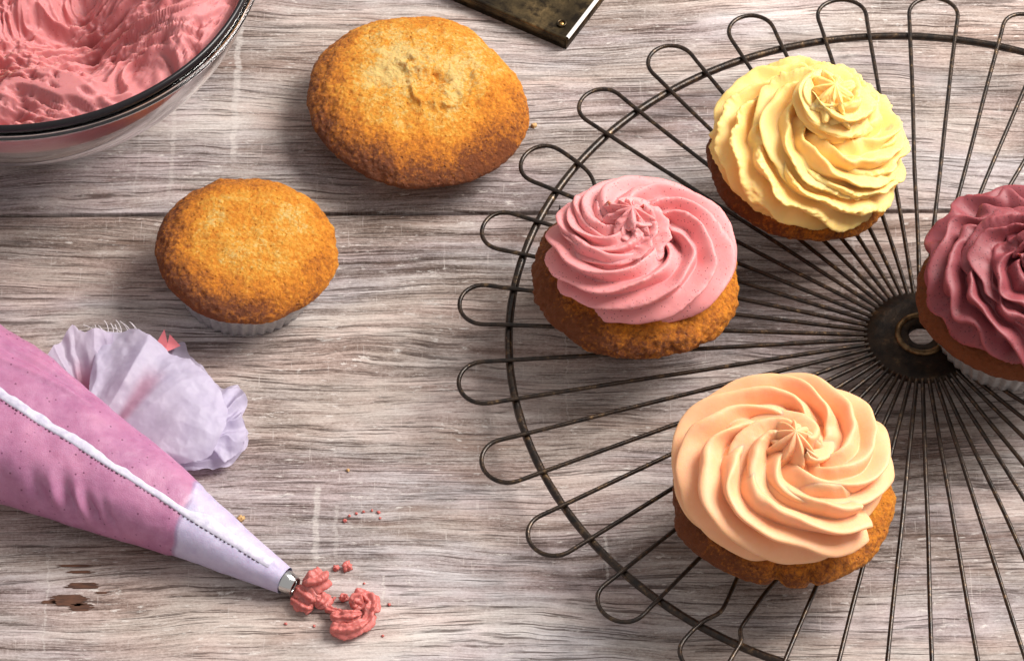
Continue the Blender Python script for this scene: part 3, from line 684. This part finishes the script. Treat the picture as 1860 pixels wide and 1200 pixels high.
V, Q = join(parts); o = mesh('stitching', V, Q, k.m, bag); o['kind'] = 'stuff'
# metal nozzle
k = N('nozzle_steel'); k.p(Base_Color=(.62, .62, .62), Metallic=1.0, Roughness=.16); STEEL = k.m
tdir = np.array([.855, -.52]); 
rings = []
for q, r in ((-1.2, .50), (-.1, .44), (.10, .41), (.42, .33), (.44, .29), (.20, .34), (-.2, .38)):
    tt = np.linspace(0, 2 * math.pi, 48, endpoint=False)
    cx_, cy_ = q * tdir[0] + .09, q * tdir[1] - .05
    rings.append(np.c_[cx_ - tdir[1] * r * np.cos(tt), cy_ + tdir[0] * r * np.cos(tt), .53 + r * np.sin(tt) + (-.03 * q)])
V = np.stack(rings, 0)
mesh('nozzle', V.reshape(-1, 3), gridq(len(rings), 48, False, True), STEEL, bag)

# crumpled open end of the bag, folded back behind it
k = N('bag_film'); v = k.co(); n1 = k.noise(v, .35, 3, .6); n2 = k.noise(v, 1.1, 5, .6); st = k.attr('stain')
c = k.mix(n2, (.56, .50, .68), (.76, .70, .82))
c = k.mix(st, c, (.62, .22, .33))
k.p(Base_Color=c, Roughness=.5, Specular_IOR_Level=.35, Subsurface_Weight=.0, Normal=k.bump(n2, .25, .0010))
tr = k.n('ShaderNodeBsdfTranslucent', {'Color': c})
mx = k.n('ShaderNodeMixShader', {0: .42}); k.t.links.new(k.b.outputs[0], mx.inputs[1]); k.t.links.new(tr.outputs[0], mx.inputs[2]); k.t.links.new(mx.outputs[0], k.out.inputs[0])
FILM = k.m
def fan(name, base, rim, zb, zr_, folds, seed, amp, stain=None, nu=200, nv=70, parent=bag, curl=.0, calm=.0):
    """sheet gathered along polyline 'base', opening to polyline 'rim', standing in radial folds"""
    base = np.array(base, float); rim = np.array(rim, float)
    def rs_(P, n):
        d = np.r_[0, np.cumsum(np.linalg.norm(np.diff(P, axis=0), axis=1))]; u = np.linspace(0, d[-1], n)
        Q = np.stack([np.interp(u, d, P[:, j]) for j in range(P.shape[1])], -1)
        for _ in range(3): Q[1:-1] = (Q[:-2] + 2 * Q[1:-1] + Q[2:]) / 4
        return Q
    b = rs_(base, nu); r = rs_(rim, nu)
    A = np.linspace(0, 1, nu)[:, None]; Rr = np.linspace(0, 1, nv)[None, :]
    XY = b[:, None] * (1 - Rr[..., None]) + r[:, None] * Rr[..., None]
    ph = folds * A * 2 * math.pi + 2.6 * noise3(np.stack([A * 4 + seed + 0 * Rr, Rr * 1.6 + 0 * A, 0 * A * Rr], -1))
    rid = .55 * (1 - np.abs(np.sin(ph / 2))) ** 1.3 + .45 * (.5 + .5 * np.cos(ph + .8))
    cr = fbm(np.stack([XY[..., 0] * .9 + seed, XY[..., 1] * .9, 0 * XY[..., 0]], -1), 4, .55)
    crr = 1 - np.abs(fbm(np.stack([XY[..., 0] * .8 + seed * 2, XY[..., 1] * .8, 0 * XY[..., 0] + 4], -1), 3)) * 3
    arch = np.sin(np.pi * np.clip(A, 0, 1)) ** .6
    Z = zb * (1 - Rr) + zr_ * Rr + amp * (rid - .3) * (.35 + .65 * Rr) * arch * (1 - calm * smooth01(A, .30, .5)) + calm * .9 * np.sin(np.pi * A) * np.sin(np.pi * .75 * Rr) + .12 * cr + .075 * crr * (.3 + .7 * Rr) + curl * Rr ** 3
    jag = .06 * fbm(np.stack([A * 40 + seed, 0 * A, 0 * A], -1), 3)[:, 0]
    XY = XY + (cr[..., None] * .12)
    XY[:, -1, 1] += jag
    Z = np.maximum(Z, .03)
    V = np.concatenate([XY - O, Z[..., None]], -1)
    stv = np.zeros((nu, nv)) if stain is None else stain(A + 0 * Rr, Rr + 0 * A)
    return mesh(name, V.reshape(-1, 3), gridq(nu, nv), FILM, parent, attr={'stain': stv})
# left flap, standing up with the berry-stained inside showing
fan('stained_fold', [(-15.6, -3.9), (-15.2, -4.4), (-14.6, -4.9)], [(-16.95, -2.3), (-16.15, -.95), (-15.6, -1.2), (-15.1, -1.0), (-14.6, -1.2)], .35, 1.3, 1.2, 3, .45, lambda a, r: (1 - smooth01(r, .35, .75)) * smooth01(a, .15, .4) * .9 + .08)
# under layer to the right
fan('under_layer', [(-14.2, -5.0), (-13.4, -5.8), (-12.3, -6.6)], [(-13.4, -1.2), (-12.7, -1.3), (-12.05, -.85), (-11.65, -1.7), (-11.1, -2.4), (-10.5, -3.05), (-9.95, -2.95), (-9.6, -3.6), (-9.8, -4.4), (-9.5, -5.2), (-9.6, -5.9), (-10.2, -6.5), (-11.4, -6.7)], .35, .35, 6, 12, .35)
# main fan
fan('bag_opening', [(-15.3, -4.3), (-14.4, -4.9), (-13.4, -5.9), (-12.4, -6.7)], [(-15.2, -1.2), (-14.85, -.85), (-14.0, -.95), (-13.1, -1.5), (-12.4, -2.0), (-11.7, -2.5), (-11.1, -3.1), (-10.5, -3.9), (-10.2, -4.7), (-10.25, -5.5), (-10.7, -6.5), (-11.3, -6.85), (-12.0, -6.9)], 1.5, 1.0, 4, 22, .72, lambda a, r: .5 * (1 - smooth01(np.abs(a - .42 + .1 * r), .01, .09)) * (1 - smooth01(r, .4, .8)) + .12 * smooth01(a, .0, .3) * (1 - smooth01(r, .2, .8)), calm=.72)
# crumpled ruffle
fan('ruffle', [(-10.9, -4.6), (-10.7, -5.2), (-10.8, -6.0)], [(-10.6, -3.3), (-9.9, -3.1), (-9.6, -3.8), (-9.85, -4.5), (-9.5, -5.2), (-9.65, -5.9), (-10.3, -6.5)], .8, .6, 4, 33, .45, nu=120, nv=40)
k = N('coral_film'); k.p(Base_Color=(.85, .22, .25), Roughness=.4, Subsurface_Weight=.2, Subsurface_Scale=.002)
Vr = np.array([(-13.15, -1.45, .75), (-12.7, -1.65, .8), (-12.15, -1.3, .75), (-12.55, -.95, 1.0), (-12.62, -1.25, .85), (-12.75, -.75, 1.05)]) - np.array([O[0], O[1], 0])
mesh('coral_tab', Vr, [(0, 1, 4, 5), (1, 2, 3, 4)], k.m, bag, False)
# loose fringe threads
k = N('thread'); k.p(Base_Color=(.85, .80, .84), Roughness=.6)
parts = []
for i in range(13):
    x0 = -15.25 + i * .13 + rs.uniform(-.05, .05); y0 = -1.0 + rs.uniform(-.06, .06)
    a = R(rs.uniform(55, 125)); l = rs.uniform(.3, .75)
    P = [(x0 - O[0] + l * t * math.cos(a + t * .5), y0 - O[1] + l * t * math.sin(a + t * .5), 1.0 + .15 * t) for t in np.linspace(0, 1, 6)]
    parts.append(tube(P, .012, 4))
V, Q = join(parts); o = mesh('fringe', V, Q, k.m, bag); o['kind'] = 'stuff'

# ------------------------------------------------------------------ squeezed-out icing and crumbs
ICING = cream_mat('coral_icing', (.66, .20, .18), (.50, .125, .11), ((.35, .05, .05), 8, .2, .7), .002, (.3, .6), .45)
def star_rope(P, rad, K=6, seed=0, tw=1.2):
    P = np.array(P, float); n = len(P) * 14
    d = np.r_[0, np.cumsum(np.linalg.norm(np.diff(P, axis=0), axis=1))]; u = np.linspace(0, d[-1], n)
    Q = np.stack([np.interp(u, d, P[:, j]) for j in range(3)], -1)
    for _ in range(14): Q[1:-1] = (Q[:-2] + 2 * Q[1:-1] + Q[2:]) / 4
    T = np.gradient(Q, axis=0); T /= np.linalg.norm(T, axis=1)[:, None]
    A = np.cross(T, (0, 0, 1.0)); A /= np.linalg.norm(A, axis=1)[:, None] + 1e-9; B = np.cross(A, T)
    t = np.linspace(0, 2 * math.pi, 60, endpoint=False)
    end = np.clip(np.minimum(u, d[-1] - u) / (rad * .7), 0, 1) ** .5
    prof = 1 + .20 * np.cos(K * t[None] + tw * u[:, None] / rad * .2)
    rr = rad * end[:, None] * prof
    V = Q[:, None] + rr[..., None] * (np.cos(t)[None, :, None] * A[:, None] + np.sin(t)[None, :, None] * B[:, None])
    nn = fbm(V * 2.0 + seed, 3, .5) * 1.1
    V = V + nn[..., None] * .15 * (V - Q[:, None]) / (rad * .8)
    V = V + .05 * (fbm(V * 6.5 + seed, 3, .65))[..., None] * (V - Q[:, None]) / rad
    V[..., 2] = np.maximum(V[..., 2], .01)
    return V.reshape(-1, 3), gridq(n, 60, False, True)
IO = np.array([-6.4, -12.0, 0])
parts = [star_rope(np.array(p) - IO, r_, 6, i) for i, (p, r_) in enumerate((
    ([(-7.35, -11.65, .55), (-7.0, -11.7, .6), (-6.75, -11.5, .55), (-6.65, -11.25, .38)], .40),
    ([(-7.6, -11.75, .45), (-7.15, -12.05, .42), (-6.8, -12.25, .28)], .24),
    ([(-7.75, -12.0, .18), (-7.4, -12.3, .2), (-6.95, -12.5, .2)], .20),
    ([(-6.75, -11.9, .25), (-6.65, -12.2, .25), (-6.85, -12.45, .2)], .26)))]
V, Q = join(parts); o = mesh('icing_blob', V, Q, ICING, None, loc=IO, attr={'crest': np.zeros(len(V))})
tag(o, 'coral red icing squeezed out in folds touching the metal nozzle', 'icing', 'squeezed icing by the nozzle')
IO = np.array([-5.6, -12.8, 0])
parts = [star_rope(np.array(p) - IO, r_, 6, i + 7) for i, (p, r_) in enumerate((
    ([(-6.35, -13.35, .22), (-5.7, -13.45, .25), (-5.1, -13.1, .28), (-4.95, -12.6, .35)], .24),
    ([(-6.35, -12.95, .42), (-5.8, -13.0, .45), (-5.2, -12.85, .45)], .18),
    ([(-5.0, -12.9, .4), (-4.9, -12.45, .42), (-5.2, -12.1, .38), (-5.55, -12.1, .36)], .26),
    ([(-5.6, -12.55, .3), (-5.4, -12.35, .5), (-5.2, -12.5, .5)], .24),
    ([(-6.55, -12.45, .15), (-6.2, -12.6, .18), (-5.9, -12.75, .2)], .15),
    ([(-5.95, -12.15, .15), (-5.85, -11.85, .18)], .14), ([(-6.3, -12.1, .12), (-6.15, -11.95, .12)], .09)))]
V, Q = join(parts); o = mesh('icing_blob', V, Q, ICING, None, loc=IO, attr={'crest': np.zeros(len(V))})
tag(o, 'curled lump of coral red icing on the table, farther from the nozzle', 'icing', 'squeezed icing by the nozzle')

k = N('dry_crumb'); nn = k.noise(k.co(), 7, 4, .6); k.p(Base_Color=k.ramp(nn, [(.3, (.40, .20, .07)), (.7, (.72, .48, .22))]), Roughness=.8); CRUMB = k.m
k = N('pale_crumb'); k.p(Base_Color=(.68, .56, .46), Roughness=.8); PALE = k.m
def crumb(x, y, r, mat, label, group, seed, flat=.7, name='crumb'):
    nt, nr = 16, 10
    t, p = np.meshgrid(np.linspace(0, 2 * math.pi, nt, endpoint=False), np.linspace(0, math.pi, nr), indexing='ij')
    P = np.stack([np.cos(t) * np.sin(p), np.sin(t) * np.sin(p), np.cos(p)], -1)
    rr = 1 + .8 * noise3(P * 1.7 + seed * 3.1)
    V = P * rr[..., None] * r; V[..., 2] = np.maximum(V[..., 2] * flat + r * flat * .8, .005)
    at = {'crest': np.zeros(nt * nr)}
    o = mesh(name, V.reshape(-1, 3), gridq(nt, nr, True, False, True), mat, None, attr=at, loc=(x, y, 0)); tag(o, label, 'crumb', group)
crumb(-5.83, -10.62, .17, ICING, 'larger speck of coral icing above the curled icing lump', 'icing specks', 1)
crumb(-6.2, -10.68, .12, ICING, 'smaller speck of coral icing just right of the nozzle top', 'icing specks', 2)
for i, (x, y, r_) in enumerate(((-5.95, -8.62, .07), (-5.8, -8.4, .05), (-5.55, -8.3, .05), (-5.3, -8.22, .05), (-5.0, -8.16, .045), (-4.75, -8.25, .06), (-4.7, -8.5, .04))):
    crumb(x, y, r_, ICING, {0: 'fleck at the left end of the thin red trail of icing flecks', 6: 'fleck at the right end of the thin red trail, hooked down below the others'}.get(i, 'tiny fleck in the middle of the thin red trail of icing flecks on the boards'), 'flecks in the red icing trail', 5 + i)
for x, y, r_, where in ((-7.9, -13.0, .05, 'below the metal nozzle'), (-4.3, -12.2, .06, 'just right of the curled icing lump'), (-4.5, -13.5, .045, 'below and right of the curled icing lump'), (-6.9, -13.1, .05, 'in the gap under the two icing lumps'), (-5.2, -11.3, .04, 'between the curled lump and the two larger specks')):
    crumb(x, y, r_, ICING, 'tiny coral icing speck ' + where, 'icing specks', int(x * -10) + 3)
crumb(-9.65, -8.55, .13, CRUMB, 'brown cake crumb by the upper edge of the piping bag', 'crumbs on the table', 12)
crumb(-5.9, -12.9 + 6.5, .06, CRUMB, 'tiny dark crumb alone on the boards between bag and rack', 'crumbs on the table', 13)
crumb(.85, 7.9 + 2.1, .11, CRUMB, 'golden crumb beside the broken edge of the big cake', 'crumbs on the table', 17)
crumb(.15, 11.0, .09, CRUMB, 'small golden crumb fallen above the broken edge of the big cake', 'crumbs on the table', 18)
